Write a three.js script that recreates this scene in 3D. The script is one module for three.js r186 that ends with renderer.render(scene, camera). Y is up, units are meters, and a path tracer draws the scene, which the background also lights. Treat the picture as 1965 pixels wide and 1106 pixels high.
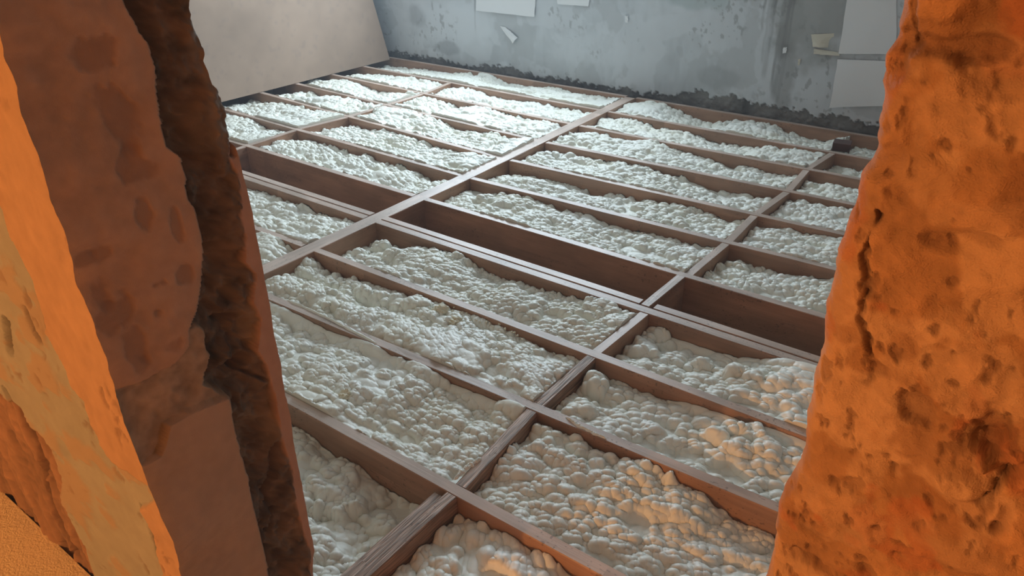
import * as THREE from 'three';
import { RectAreaLightUniformsLib } from 'three/addons/lights/RectAreaLightUniformsLib.js';
import { mergeGeometries } from 'three/addons/utils/BufferGeometryUtils.js';

// ---------------------------------------------------------------- camera, sky, lights, exposure
const scene = new THREE.Scene();
const EYE = 1.52;                                     // metres above the joist tops
const camera = new THREE.PerspectiveCamera(42.195, 1965 / 1106, 0.02, 60);
camera.position.set(0, EYE, 0);
camera.rotation.set(-0.504716, 0.644453, -0.013058, 'YXZ');
camera.updateMatrixWorld(true);
scene.add(camera);

scene.background = new THREE.Color().setRGB(0.62, 0.78, 1.0);
scene.backgroundIntensity = 1.0;
RectAreaLightUniformsLib.init();
// the window is in the back wall, above the frame
const WIN = { x0: -5.2, x1: -2.4, y0: 0.98, y1: 2.5, z: -5.28 };
const SKY = new THREE.Color().setRGB(0.735, 0.885, 1.0);
function windowLight(name, w, h, at, to, level) {
  const l = new THREE.RectAreaLight(SKY, level, w, h); l.position.set(...at); l.lookAt(...to); l.name = name; scene.add(l);
}
windowLight('back_window_daylight', WIN.x1 - WIN.x0 - 0.1, WIN.y1 - WIN.y0 - 0.1, [(WIN.x0 + WIN.x1) / 2, (WIN.y0 + WIN.y1) / 2, WIN.z - 0.02], [(WIN.x0 + WIN.x1) / 2, (WIN.y0 + WIN.y1) / 2, 0], 14.5);
const LAMP = new THREE.Vector3(-2.03, 1.35, 3.42);

scene.fog = new THREE.FogExp2(new THREE.Color().setRGB(0.8, 0.9, 1.0), 0.027);

const renderer = new THREE.WebGLRenderer({ antialias: true });
renderer.toneMapping = THREE.LinearToneMapping;
renderer.toneMappingExposure = 1.0;
renderer.shadowMap.enabled = true;

// ---------------------------------------------------------------- helpers
const V3 = (x, y, z) => new THREE.Vector3(x, y, z);
const lerp = (a, b, t) => a + (b - a) * t;
const clamp = (x, a = 0, b = 1) => Math.min(b, Math.max(a, x));
const sstep = (a, b, x) => { const t = clamp((x - a) / (b - a)); return t * t * (3 - 2 * t); };
function rng(seed) { let s = seed >>> 0; return () => { s = (s + 0x6D2B79F5) >>> 0; let t = Math.imul(s ^ (s >>> 15), 1 | s); t = (t + Math.imul(t ^ (t >>> 7), 61 | t)) ^ t; return ((t ^ (t >>> 14)) >>> 0) / 4294967296; }; }
function hash(i, j, k = 0) { let h = Math.imul(i, 374761393) ^ Math.imul(j, 668265263) ^ Math.imul(k + 11, 2147483647 ^ 0x5bd1e995); h = Math.imul(h ^ (h >>> 13), 1274126177); h ^= h >>> 16; h = Math.imul(h, 0x85ebca6b); h ^= h >>> 13; return (h >>> 0) / 4294967296; }
function vnoise(x, y, k = 0) {
  const i = Math.floor(x), j = Math.floor(y), fx = x - i, fy = y - j, u = fx * fx * (3 - 2 * fx), v = fy * fy * (3 - 2 * fy);
  return lerp(lerp(hash(i, j, k), hash(i + 1, j, k), u), lerp(hash(i, j + 1, k), hash(i + 1, j + 1, k), u), v) * 2 - 1;
}
function fbm(x, y, k = 0, oct = 4) { let a = 0.5, s = 0; for (let o = 0; o < oct; o++) { s += a * vnoise(x, y, k + o * 7); x = x * 2.03 + 3.1; y = y * 2.03 + 1.7; a *= 0.5; } return s; }
// rounded domes packed irregularly: the knobbly skin of sprayed foam
function domes(x, y, k) {
  const i = Math.floor(x), j = Math.floor(y); let best = 0, second = 0;
  for (let a = -1; a <= 1; a++) for (let b = -1; b <= 1; b++) {
    const p = i + a, q = j + b, cx = p + 0.15 + 0.7 * hash(p, q, k), cy = q + 0.15 + 0.7 * hash(p, q, k + 1), r = 0.46 + 0.34 * hash(p, q, k + 2);
    const d2 = ((x - cx) ** 2 + (y - cy) ** 2) / (r * r);
    if (d2 < 1) { const v = Math.sqrt(1 - d2) * r; if (v > best) { second = best; best = v; } else if (v > second) second = v; }
  }
  return best;
}
// photo pixel -> ray; the depth always comes from the surface the thing touches
const camR = new THREE.Matrix4().extractRotation(camera.matrixWorld), FPX = 1433.33;
const ray = (px, py) => V3((px - 982.5) / FPX, -(py - 553) / FPX, -1).applyMatrix4(camR);
const onY = ([px, py], y = 0) => { const d = ray(px, py); return d.multiplyScalar((y - EYE) / d.y).add(V3(0, EYE, 0)); };
const onZ = ([px, py], z) => { const d = ray(px, py); return d.multiplyScalar(z / d.z).add(V3(0, EYE, 0)); };
const onX = ([px, py], x) => { const d = ray(px, py); return d.multiplyScalar(x / d.x).add(V3(0, EYE, 0)); };

const taken = new Map();
function numbered(n) { const k = taken.get(n) ?? 0; taken.set(n, k + 1); return k ? `${n}_${String(k).padStart(3, '0')}` : n; }
function mesh(name, geo, mat, parent) {
  const m = new THREE.Mesh(geo, mat); m.castShadow = m.receiveShadow = true;
  m.name = parent && parent !== scene ? name : numbered(name); (parent ?? scene).add(m); return m;
}
function tag(o, label, category, group, kind) { if (label) o.userData.label = label; if (category) o.userData.category = category; if (group) o.userData.group = group; if (kind) o.userData.kind = kind; return o; }
function group(name, label, category, grp) { const g = new THREE.Group(); g.name = numbered(name); scene.add(g); return tag(g, label, category, grp); }
function struct(name) { const g = new THREE.Group(); g.name = name; g.userData.kind = 'structure'; scene.add(g); return g; }
function boxG(x0, x1, y0, y1, z0, z1) { const g = new THREE.BoxGeometry(x1 - x0, y1 - y0, z1 - z0); g.translate((x0 + x1) / 2, (y0 + y1) / 2, (z0 + z1) / 2); return g; }
// relief surface: grid of (u, v), fn gives depth and colour, place gives the point
function panel(name, us, vs, place, fn, mat, parent) {
  const nu = us.length, nv = vs.length, pos = new Float32Array(nu * nv * 3), col = new Float32Array(nu * nv * 3), uv = new Float32Array(nu * nv * 2), idx = [];
  let n = 0;
  for (let j = 0; j < nv; j++) for (let i = 0; i < nu; i++, n++) {
    const f = fn(us[i], vs[j]), p = place(us[i], vs[j], f.d);
    pos[3 * n] = p[0]; pos[3 * n + 1] = p[1]; pos[3 * n + 2] = p[2];
    col[3 * n] = f.c[0]; col[3 * n + 1] = f.c[1]; col[3 * n + 2] = f.c[2];
    uv[2 * n] = us[i]; uv[2 * n + 1] = vs[j];
    if (i < nu - 1 && j < nv - 1) idx.push(n, n + 1, n + nu, n + 1, n + nu + 1, n + nu);
  }
  const g = new THREE.BufferGeometry();
  g.setAttribute('position', new THREE.BufferAttribute(pos, 3)); g.setAttribute('color', new THREE.BufferAttribute(col, 3)); g.setAttribute('uv', new THREE.BufferAttribute(uv, 2));
  g.setIndex(idx); g.computeVertexNormals();
  return mesh(name, g, mat, parent);
}
function steps(...spans) { const out = []; spans.forEach(([a, b, s], k) => { const n = Math.max(1, Math.round(Math.abs(b - a) / s)); for (let i = k ? 1 : 0; i <= n; i++) out.push(lerp(a, b, i / n)); }); return out; }
function sdPoly(poly, x, y) {
  let d = 1e9, inside = false;
  for (let i = 0, j = poly.length - 1; i < poly.length; j = i++) {
    const [ax, ay] = poly[j], [bx, by] = poly[i], ex = bx - ax, ey = by - ay, wx = x - ax, wy = y - ay, t = clamp((wx * ex + wy * ey) / (ex * ex + ey * ey + 1e-12));
    d = Math.min(d, (wx - ex * t) ** 2 + (wy - ey * t) ** 2);
    if ((ay > y) !== (by > y) && x < (bx - ax) * (y - ay) / (by - ay) + ax) inside = !inside;
  }
  return (inside ? -1 : 1) * Math.sqrt(d);
}
function dLine(pts, x, y) { let d = 1e9; for (let i = 1; i < pts.length; i++) { const [ax, ay] = pts[i - 1], [bx, by] = pts[i], ex = bx - ax, ey = by - ay, wx = x - ax, wy = y - ay, t = clamp((wx * ex + wy * ey) / (ex * ex + ey * ey + 1e-12)); d = Math.min(d, (wx - ex * t) ** 2 + (wy - ey * t) ** 2); } return Math.sqrt(d); }
function interp(pts, y) { // pts sorted by first entry
  if (y <= pts[0][0]) return pts[0][1];
  for (let i = 1; i < pts.length; i++) if (y <= pts[i][0]) return lerp(pts[i - 1][1], pts[i][1], (y - pts[i - 1][0]) / (pts[i][0] - pts[i - 1][0] || 1));
  return pts[pts.length - 1][1];
}
const mix = (a, b, t) => [lerp(a[0], b[0], t), lerp(a[1], b[1], t), lerp(a[2], b[2], t)];
const mul = (a, s) => [a[0] * s, a[1] * s, a[2] * s];
function dataTex(w, h, fn, srgb, rx = 1, ry = 1) {
  const d = new Uint8Array(w * h * 4);
  for (let j = 0; j < h; j++) for (let i = 0; i < w; i++) { const c = fn(i, j), n = (j * w + i) * 4; d[n] = clamp(c[0], 0, 255); d[n + 1] = clamp(c[1], 0, 255); d[n + 2] = clamp(c[2], 0, 255); d[n + 3] = 255; }
  const t = new THREE.DataTexture(d, w, h); t.wrapS = t.wrapT = THREE.RepeatWrapping; t.magFilter = THREE.LinearFilter; t.minFilter = THREE.LinearMipmapLinearFilter; t.generateMipmaps = true;
  if (srgb) t.colorSpace = THREE.SRGBColorSpace; t.repeat.set(rx, ry); t.needsUpdate = true; return t;
}
// ---------------------------------------------------------------- materials
// wood: u runs along the board (metres), v round it (metres)
function woodMaps(seed, base, contrast, speck, rough) {
  const W = 1024, Hh = 512, hgt = new Float32Array(W * Hh);
  for (let j = 0; j < Hh; j++) for (let i = 0; i < W; i++) {
    const x = i / W * 8, y = j / Hh;                                   // 8 noise cells along, wraps well enough
    const warp = 0.03 * vnoise(x * 0.6, y * 6, seed);
    let g = 0.55 * vnoise(x * 0.5, (y + warp) * 60, seed + 1) + 0.45 * vnoise(x * 1.6, (y + warp) * 150, seed + 2) + 0.35 * vnoise(x * 0.4, (y + warp) * 14, seed + 3);
    if (rough) g += 0.7 * vnoise(x * 5, y * 190, seed + 4);
    hgt[j * W + i] = g;
  }
  const map = dataTex(W, Hh, (i, j) => {
    const g = hgt[j * W + i], blot = fbm(i / 90, j / 60, seed + 9, 3), s = vnoise(i / 5, j / 5, seed + 20), cl = vnoise(i / 60, j / 50, seed + 21);
    let k = 1 + contrast * g * 0.5 + 0.16 * blot;
    const sp = speck && s > 0.68 && cl > 0.3 ? 0.78 : 1;
    return base.map((b, c) => b * Math.pow(clamp(k, 0.3, 1.6), c === 2 ? 1.05 : 1) * sp);
  }, true, 1 / 1.6, 1 / 0.4);
  const bump = dataTex(W, Hh, (i, j) => { const g = 128 + 70 * hgt[j * W + i]; return [g, g, g]; }, false, 1 / 1.6, 1 / 0.4);
  return { map, bumpMap: bump };
}
const M = {};
const woodBase = [200, 184, 172];
const wA = woodMaps(3, woodBase, 0.10, true, false), wB = woodMaps(41, [192, 176, 164], 0.12, true, false), wR = woodMaps(77, [182, 168, 158], 0.62, true, true);
M.wood = new THREE.MeshPhysicalMaterial({ vertexColors: true, ...wA, bumpScale: 0.0005, roughness: 0.42, specularIntensity: 1 });
M.wood2 = new THREE.MeshPhysicalMaterial({ vertexColors: true, ...wB, bumpScale: 0.0006, roughness: 0.44, specularIntensity: 1 });
M.woodRough = new THREE.MeshPhysicalMaterial({ vertexColors: true, ...wR, bumpScale: 0.004, roughness: 0.62 });
M.darkWood = new THREE.MeshStandardMaterial({ vertexColors: true, ...wB, color: new THREE.Color().setRGB(0.22, 0.15, 0.15), bumpScale: 0.002, roughness: 0.8 });
const grain = dataTex(512, 512, (i, j) => { const g = 128 + 60 * fbm(i / 9, j / 9, 5, 4) + 40 * vnoise(i / 2.1, j / 2.1, 9); return [g, g, g]; }, false, 8, 8);
M.plaster = new THREE.MeshStandardMaterial({ vertexColors: true, roughness: 0.95, bumpMap: grain, bumpScale: 0.0009 });
M.wallPlain = new THREE.MeshStandardMaterial({ color: new THREE.Color().setRGB(0.58, 0.44, 0.32), roughness: 0.95, bumpMap: grain, bumpScale: 0.002 });
M.wallGrey = new THREE.MeshStandardMaterial({ color: new THREE.Color().setRGB(0.46, 0.46, 0.45), roughness: 0.95, bumpMap: grain, bumpScale: 0.002 });
M.ceiling = new THREE.MeshStandardMaterial({ color: new THREE.Color().setRGB(0.45, 0.44, 0.42), roughness: 0.95 });
M.slab = new THREE.MeshStandardMaterial({ color: new THREE.Color().setRGB(0.27, 0.23, 0.19), roughness: 0.98, bumpMap: grain, bumpScale: 0.003 });
M.hallFloor = new THREE.MeshStandardMaterial({ color: new THREE.Color().setRGB(0.74, 0.60, 0.40), roughness: 0.9, bumpMap: grain, bumpScale: 0.003 });
M.foam = new THREE.MeshPhysicalMaterial({ vertexColors: true, roughness: 0.40, specularIntensity: 0.5 });
M.crumb = new THREE.MeshStandardMaterial({ color: new THREE.Color().setRGB(0.74, 0.67, 0.50), roughness: 0.7 });
M.paper = new THREE.MeshStandardMaterial({ color: new THREE.Color().setRGB(0.74, 0.75, 0.76), roughness: 0.85, side: THREE.DoubleSide });
M.paperWarm = new THREE.MeshStandardMaterial({ color: new THREE.Color().setRGB(0.58, 0.54, 0.44), roughness: 0.85, side: THREE.DoubleSide });
M.frame = new THREE.MeshStandardMaterial({ color: new THREE.Color().setRGB(0.7, 0.7, 0.68), roughness: 0.5 });
M.glass = new THREE.MeshPhysicalMaterial({ color: 0xffffff, transmission: 1, thickness: 0, roughness: 0.02, ior: 1.5 });
M.socket = new THREE.MeshStandardMaterial({ color: 0x1c1a18, roughness: 0.5 });
M.bulb = new THREE.MeshStandardMaterial({ color: 0xffe2b8, emissive: new THREE.Color().setRGB(1, 0.5, 0.18), emissiveIntensity: 6 });

// ---------------------------------------------------------------- the room shell
const ZB = -5.28, XL = -5.63, XR = 0.55, CEIL = 2.65, ZN = -0.379, ZI = -0.668, LOW = -0.21;
const XJ = -1.058, XK = -0.074;                        // the two jambs of the doorway

// sub floor and ceiling
{ const s = struct('floor'); mesh('slab', boxG(XL - 0.2, XR + 0.2, LOW - 0.1, LOW, ZB - 0.3, ZI + 0.02), M.slab, s); tag(s, 'dark rough ground under the joists'); }
{ const s = struct('ceiling'); mesh('ceiling_slab', boxG(-6.0, 2.4, CEIL, CEIL + 0.15, ZB - 0.3, 4.9), M.ceiling, s); }

// back wall: grey plaster with a ragged lower edge over a dark bare strip
{
  const s = struct('wall_back');
  { const z0 = ZB - 0.3, z1 = ZB - 0.035, a = XL - 0.2, b = XR + 0.2; mesh('masonry', mergeGeometries([boxG(a, b, LOW - 0.1, WIN.y0, z0, z1), boxG(a, b, WIN.y1, CEIL, z0, z1), boxG(a, WIN.x0, WIN.y0, WIN.y1, z0, z1), boxG(WIN.x1, b, WIN.y0, WIN.y1, z0, z1)]), M.wallGrey, s); }
  mesh('plaster', mergeGeometries([boxG(XL, XR, WIN.y1, CEIL, ZB - 0.036, ZB), boxG(XL, WIN.x0, WIN.y0, WIN.y1, ZB - 0.036, ZB), boxG(WIN.x1, XR, WIN.y0, WIN.y1, ZB - 0.036, ZB)]), M.wallGrey, s);
  const edgePx = [[747, 98], [804, 109], [833, 110], [864, 120], [902, 129], [940, 126], [981, 128], [1000, 139], [1031, 148], [1072, 151], [1104, 155], [1129, 161], [1154, 167], [1186, 172], [1208, 170], [1230, 184.6], [1249, 177], [1287, 186], [1311, 180], [1322, 177], [1343, 174], [1363, 187], [1401, 182], [1422, 192], [1444, 198], [1471, 200], [1498, 208], [1536, 214], [1550, 214], [1561, 225], [1593, 220], [1620, 225], [1648, 236], [1680, 240]];
  const edge = edgePx.map((p) => { const w = onZ(p, ZB); return [w.x, w.y]; }).sort((a, b) => a[0] - b[0]);
  const at = (px, py) => { const w = onZ([px, py], ZB); return [w.x, w.y]; };
  const blot = (x, y, px, py, rx, ry, k) => { const [cx, cy] = at(px, py); const d = Math.hypot((x - cx) / rx, (y - cy) / ry) + 0.45 * fbm(x * 9, y * 9, k, 4); return 1 - sstep(0.55, 1.05, d); };
  const streaks = [[1470, 0, 120, 3], [1490, 20, 170, 3], [1503, 40, 200, 4], [1514, 0, 150, 2], [1475, 10, 150, 6], [1482, 0, 110, 3], [1497, 0, 190, 7], [1508, 0, 120, 4], [1520, 0, 70, 3], [1465, 0, 60, 3], [912, 20, 62, 3]];
  const sx = streaks.map(([px, y0, y1, w]) => [at(px, (y0 + y1) / 2)[0], at(px, y0)[1], at(px, y1)[1], w * 0.0042]);
  const fn = (x, y) => {
    const e = interp(edge, x) + 0.045 * fbm(x * 42, y * 42, 60, 5);
    const band = 1 - sstep(e - 0.006, e + 0.006, y);
    let c = [0.50, 0.525, 0.545];
    const f1 = fbm(x * 1.6, y * 1.6, 70, 5), f2 = fbm(x * 7, y * 7, 71, 4), f3 = fbm(x * 30, y * 12, 72, 3), fs = fbm(x * 22, y * 2.2, 75, 3);
    c = mul(c, 1 + 0.22 * f1 + 0.14 * f2 + 0.07 * f3 + 0.05 * fs);
    c = mix(c, [0.58, 0.605, 0.63], 0.6 * sstep(0.06, 0.12, fbm(x * 2.6 + 4, y * 3.4, 73, 5)));
    c = mix(c, [0.38, 0.395, 0.40], 0.45 * sstep(0.14, 0.22, fbm(x * 3.7 + 1, y * 3.0, 74, 5)));
    c = mix(c, [0.62, 0.65, 0.68], 0.7 * blot(x, y, 880, 45, 0.5, 0.2, 1));
    c = mix(c, [0.60, 0.63, 0.66], 0.5 * blot(x, y, 1130, 95, 0.45, 0.16, 2));
    c = mix(c, [0.24, 0.25, 0.26], 0.55 * blot(x, y, 860, 92, 0.2, 0.07, 3));
    c = mix(c, [0.27, 0.28, 0.29], 0.5 * blot(x, y, 800, 30, 0.1, 0.12, 4));
    c = mix(c, [0.30, 0.37, 0.36], 0.5 * blot(x, y, 1330, 0, 0.3, 0.08, 5));
    c = mix(c, [0.26, 0.26, 0.24], 0.65 * blot(x, y, 1560, 40, 0.32, 0.35, 6));
    c = mix(c, [0.24, 0.24, 0.23], 0.6 * blot(x, y, 1505, 150, 0.09, 0.3, 7));
    c = mix(c, [0.27, 0.28, 0.28], 0.45 * blot(x, y, 1385, 150, 0.22, 0.09, 8));
    c = mix(c, [0.22, 0.22, 0.215], 0.55 * sstep(0.27, 0.36, fbm(x * 34, y * 26, 78, 4)) * sstep(-0.1, 0.2, fbm(x * 4, y * 4, 79, 2)));
    for (const [X, y0, y1, w] of sx) { const cx = X + 0.005 * vnoise(y * 14, X * 9, 80); const k = (1 - sstep(w * 0.3, w, Math.abs(x - cx))) * sstep(y1 - 0.03, y1 + 0.06, y) * (0.4 + 0.6 * sstep(-0.3, 0.4, vnoise(y * 9, X * 31, 81))); c = mix(c, [0.17, 0.17, 0.165], 0.6 * k); }
    c = mix(c, mul([0.19, 0.185, 0.175], 1 + 0.8 * f2), band);
    return { d: -0.016 * band + 0.003 * f2 * (1 - band) + 0.012 * band * fbm(x * 40, y * 40, 77, 3), c };
  };
  panel('plaster', steps([XL, -5.45, 0.05], [-5.45, -0.75, 0.0065], [-0.75, XR, 0.04]), steps([LOW, -0.02, 0.05], [-0.02, 0.24, 0.0055], [0.24, 0.85, 0.008], [0.85, WIN.y0, 0.03]), (x, y, d) => [x, y, ZB + d], fn, M.plaster, s);
}
{ const s = struct('wall_left'); mesh('plaster', boxG(XL - 0.3, XL, LOW - 0.1, CEIL, ZB - 0.3, ZI), M.wallGrey, s); }
{
  const w = struct('window_1'), zs = ZB - 0.15, t = 0.05, fr = [];
  fr.push(boxG(WIN.x0, WIN.x1, WIN.y0, WIN.y0 + t, zs - 0.03, zs + 0.03), boxG(WIN.x0, WIN.x1, WIN.y1 - t, WIN.y1, zs - 0.03, zs + 0.03));
  const xc = (k) => lerp(WIN.x0 + t / 2, WIN.x1 - t / 2, k / 3);
  for (let k = 0; k <= 3; k++) fr.push(boxG(xc(k) - t / 2, xc(k) + t / 2, WIN.y0 + t, WIN.y1 - t, zs - 0.03, zs + 0.03));
  mesh('window_frame', mergeGeometries(fr), M.frame, w);
  for (let k = 0; k < 3; k++) mesh('pane', boxG(xc(k) + t / 2, xc(k + 1) - t / 2, WIN.y0 + t, WIN.y1 - t, zs - 0.003, zs + 0.003), M.glass, w);
}
{ const s = struct('wall_right'); mesh('plaster', boxG(XR, XR + 0.25, LOW - 0.1, CEIL, ZB, ZI), M.wallGrey, s); }

// ---------------------------------------------------------------- the broken doorway wall, close to the camera
const wallFront = struct('wall_front');
{
  const headY = 2.1;
  mesh('masonry', mergeGeometries([boxG(XL - 0.3, XJ - 0.075, LOW - 0.1, CEIL, ZI + 0.03, ZN - 0.06), boxG(XK + 0.10, 2.3, LOW - 0.1, CEIL, ZI + 0.01, ZN - 0.075), boxG(XJ - 0.075, XK + 0.10, headY, CEIL, ZI + 0.01, ZN - 0.01), boxG(XJ - 0.1, XK + 0.1, LOW - 0.1, -0.06, ZI + 0.02, ZN - 0.01)]), M.wallPlain, wallFront);
  mesh('inner_plaster', boxG(XL, XJ - 0.11, LOW, CEIL, ZI + 0.002, ZI + 0.03), M.wallPlain, wallFront);
  mesh('inner_plaster', boxG(XK + 0.06, XR, LOW, CEIL, ZI + 0.002, ZI + 0.03), M.wallPlain, wallFront);
}
const arrisPx = [[0, 56], [10, 117], [33, 167], [41, 218], [63, 274], [76, 304], [96, 385], [122, 441], [137, 496], [147, 550], [169, 591], [200, 678], [220, 745], [235, 806], [256, 857], [279, 914], [307, 990], [333, 1042], [348, 1106]];
const arris = arrisPx.map((p) => { const w = onZ(p, ZN); return [w.y, w.x]; }).sort((a, b) => a[0] - b[0]);
const arrisX = (y) => interp(arris, y) + 0.007 * fbm(y * 45, 3.3, 90, 4);

// left reveal
{
  const P = (list) => list.map((p) => { const w = onX(p, XJ); return [-w.z, w.y]; });
  const far = [[366, 0], [372, 40], [388, 70], [400, 95], [403, 130], [415, 165], [432, 190], [440, 215], [449, 262], [462, 290], [472, 330], [485, 380], [497, 445], [508, 500], [516, 545], [525, 590], [533, 650], [545, 700], [552, 750], [563, 800], [572, 870], [585, 930], [597, 1000], [609, 1062], [606, 1075], [606, 1106]]
    .map((p) => { const w = onX(p, XJ); return [w.y, -w.z]; }).sort((a, b) => a[0] - b[0]);
  const coat = P([[-60, -60], [230, -60], [238, 0], [258, 46], [284, 81], [299, 122], [306, 187], [314, 253], [324, 279], [350, 299], [357, 329], [360, 375], [377, 405], [390, 456], [393, 496], [388, 560], [379, 596], [363, 632], [361, 663], [345, 690], [330, 705], [300, 720], [270, 735], [200, 750], [60, 400]]);
  const coat2 = P([[320, 816], [358, 791], [399, 775], [441, 761], [445, 796], [455, 847], [471, 908], [486, 980], [501, 1041], [514, 1106], [540, 1300], [400, 1300], [300, 1106], [250, 900], [300, 870], [310, 850]]);
  const under = P([[120, 600], [361, 640], [380, 625], [400, 640], [412, 690], [402, 740], [448, 762], [330, 850], [320, 960], [150, 960]]);
  const strip = P([[448, 263], [446, 304], [463, 334], [471, 385], [469, 420], [479, 456], [476, 507], [499, 530], [491, 581], [507, 617], [499, 678], [517, 704], [525, 734], [535, 770], [542, 816], [553, 868], [568, 908], [573, 965], [588, 1026], [601, 1062], [600, 1106], [640, 1300], [900, 1300], [700, 900], [600, 600], [520, 300], [470, 240]]);
  const spots = [[275, 415, 10, 24], [338, 425, 6, 26], [195, 485, 12, 16], [165, 500, 18, 10], [195, 560, 50, 22], [262, 670, 16, 34], [300, 545, 26, 10], [350, 525, 18, 14], [215, 600, 34, 20], [318, 670, 26, 20], [285, 752, 34, 9], [240, 330, 24, 22], [205, 220, 30, 34], [185, 95, 28, 20], [300, 600, 14, 12]]
    .map(([px, py, rx, ry]) => { const w = onX([px, py], XJ); return [-w.z, w.y, rx * 0.0011, ry * 0.0011]; });
  const cracks = [P([[470, 700], [478, 720], [490, 725], [520, 735]]), P([[545, 990], [540, 1040], [515, 1060]]), P([[440, 150], [450, 240], [455, 300]]), P([[545, 860], [535, 960], [540, 1010]])];
  const fn = (s, y) => {
    const uf = interp(far, y) + 0.0012 * fbm(y * 60, 9, 95, 3), u0 = -ZN, u = lerp(u0, uf, s);
    const n1 = fbm(u * 14, y * 14, 100, 4), n2 = fbm(u * 60, y * 60, 101, 4), n3 = fbm(u * 28, y * 22, 102, 4), wob = 0.004 * n2;
    const a = 1 - sstep(-0.0015, 0.0025, sdPoly(coat, u, y) + wob), b = 1 - sstep(-0.0012, 0.0018, sdPoly(coat2, u, y) + 0.3 * wob), m = 1 - sstep(-0.004, 0.006, sdPoly(under, u, y) + 2 * wob), q = 1 - sstep(-0.001, 0.0022, sdPoly(strip, u, y) + 0.5 * wob);
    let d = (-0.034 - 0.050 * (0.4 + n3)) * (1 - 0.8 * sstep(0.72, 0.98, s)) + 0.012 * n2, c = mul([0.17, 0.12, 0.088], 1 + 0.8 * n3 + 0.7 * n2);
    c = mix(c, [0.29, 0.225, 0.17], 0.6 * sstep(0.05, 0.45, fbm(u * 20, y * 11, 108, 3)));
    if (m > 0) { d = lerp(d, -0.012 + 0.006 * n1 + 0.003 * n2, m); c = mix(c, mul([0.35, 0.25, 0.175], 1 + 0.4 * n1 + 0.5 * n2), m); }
    if (a > 0) {
      let dd = 0.006 * n1 + 0.0012 * n2, cc = mul([0.45, 0.29, 0.205], 1 + 0.18 * n1 + 0.14 * n2);
      for (const [su, sy, ru, ry] of spots) { const k = 1 - sstep(0.55, 1.05, Math.hypot((u - su) / ru, (y - sy) / ry) + 1.6 * n3); if (k > 0) { dd -= 0.003 * k; cc = mix(cc, [0.27, 0.15, 0.10], 0.55 * k); } }
      d = lerp(d, dd, a); c = mix(c, cc, a);
    }
    if (b > 0) { d = lerp(d, 0.004 + 0.0015 * n1, b); c = mix(c, mul([0.42, 0.30, 0.225], 1 + 0.10 * n1 + 0.10 * n2), b); }
    if (q > 0) { d = lerp(d, -0.010 + 0.002 * n1, q); c = mix(c, mul([0.46, 0.29, 0.22], 1 + 0.12 * n2), q); }
    for (const k of cracks) { const h = 1 - sstep(0.001, 0.006, dLine(k, u, y) + 0.3 * wob); if (h > 0) { d -= 0.014 * h; c = mix(c, [0.10, 0.065, 0.045], 0.6 * h); } }
    return { d: d * (1 - Math.exp(-s * 22)) + (arrisX(y) - XJ) * (1 - s) ** 2, c };
  };
  const uAt = (s, y) => lerp(-ZN, interp(far, y) + 0.0012 * fbm(y * 60, 9, 95, 3), s);
  const ys = steps([LOW, 0.1, 0.02], [0.1, 1.45, 0.0032], [1.45, 2.1, 0.02]);
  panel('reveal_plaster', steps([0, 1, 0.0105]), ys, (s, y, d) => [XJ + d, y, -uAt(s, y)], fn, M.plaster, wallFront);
  // the broken end of the inner plaster, turning round the corner into the room
  panel('inner_edge', [0, 0.25, 0.5, 0.75, 1], ys, (s, y, d) => { const f = fn(1, y); return [XJ + lerp(f.d, -0.13, s), y, -uAt(1, y) - 0.004 * Math.sin(s * 3)]; }, () => ({ d: 0, c: [0.40, 0.27, 0.2] }), M.plaster, wallFront);
}
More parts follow.
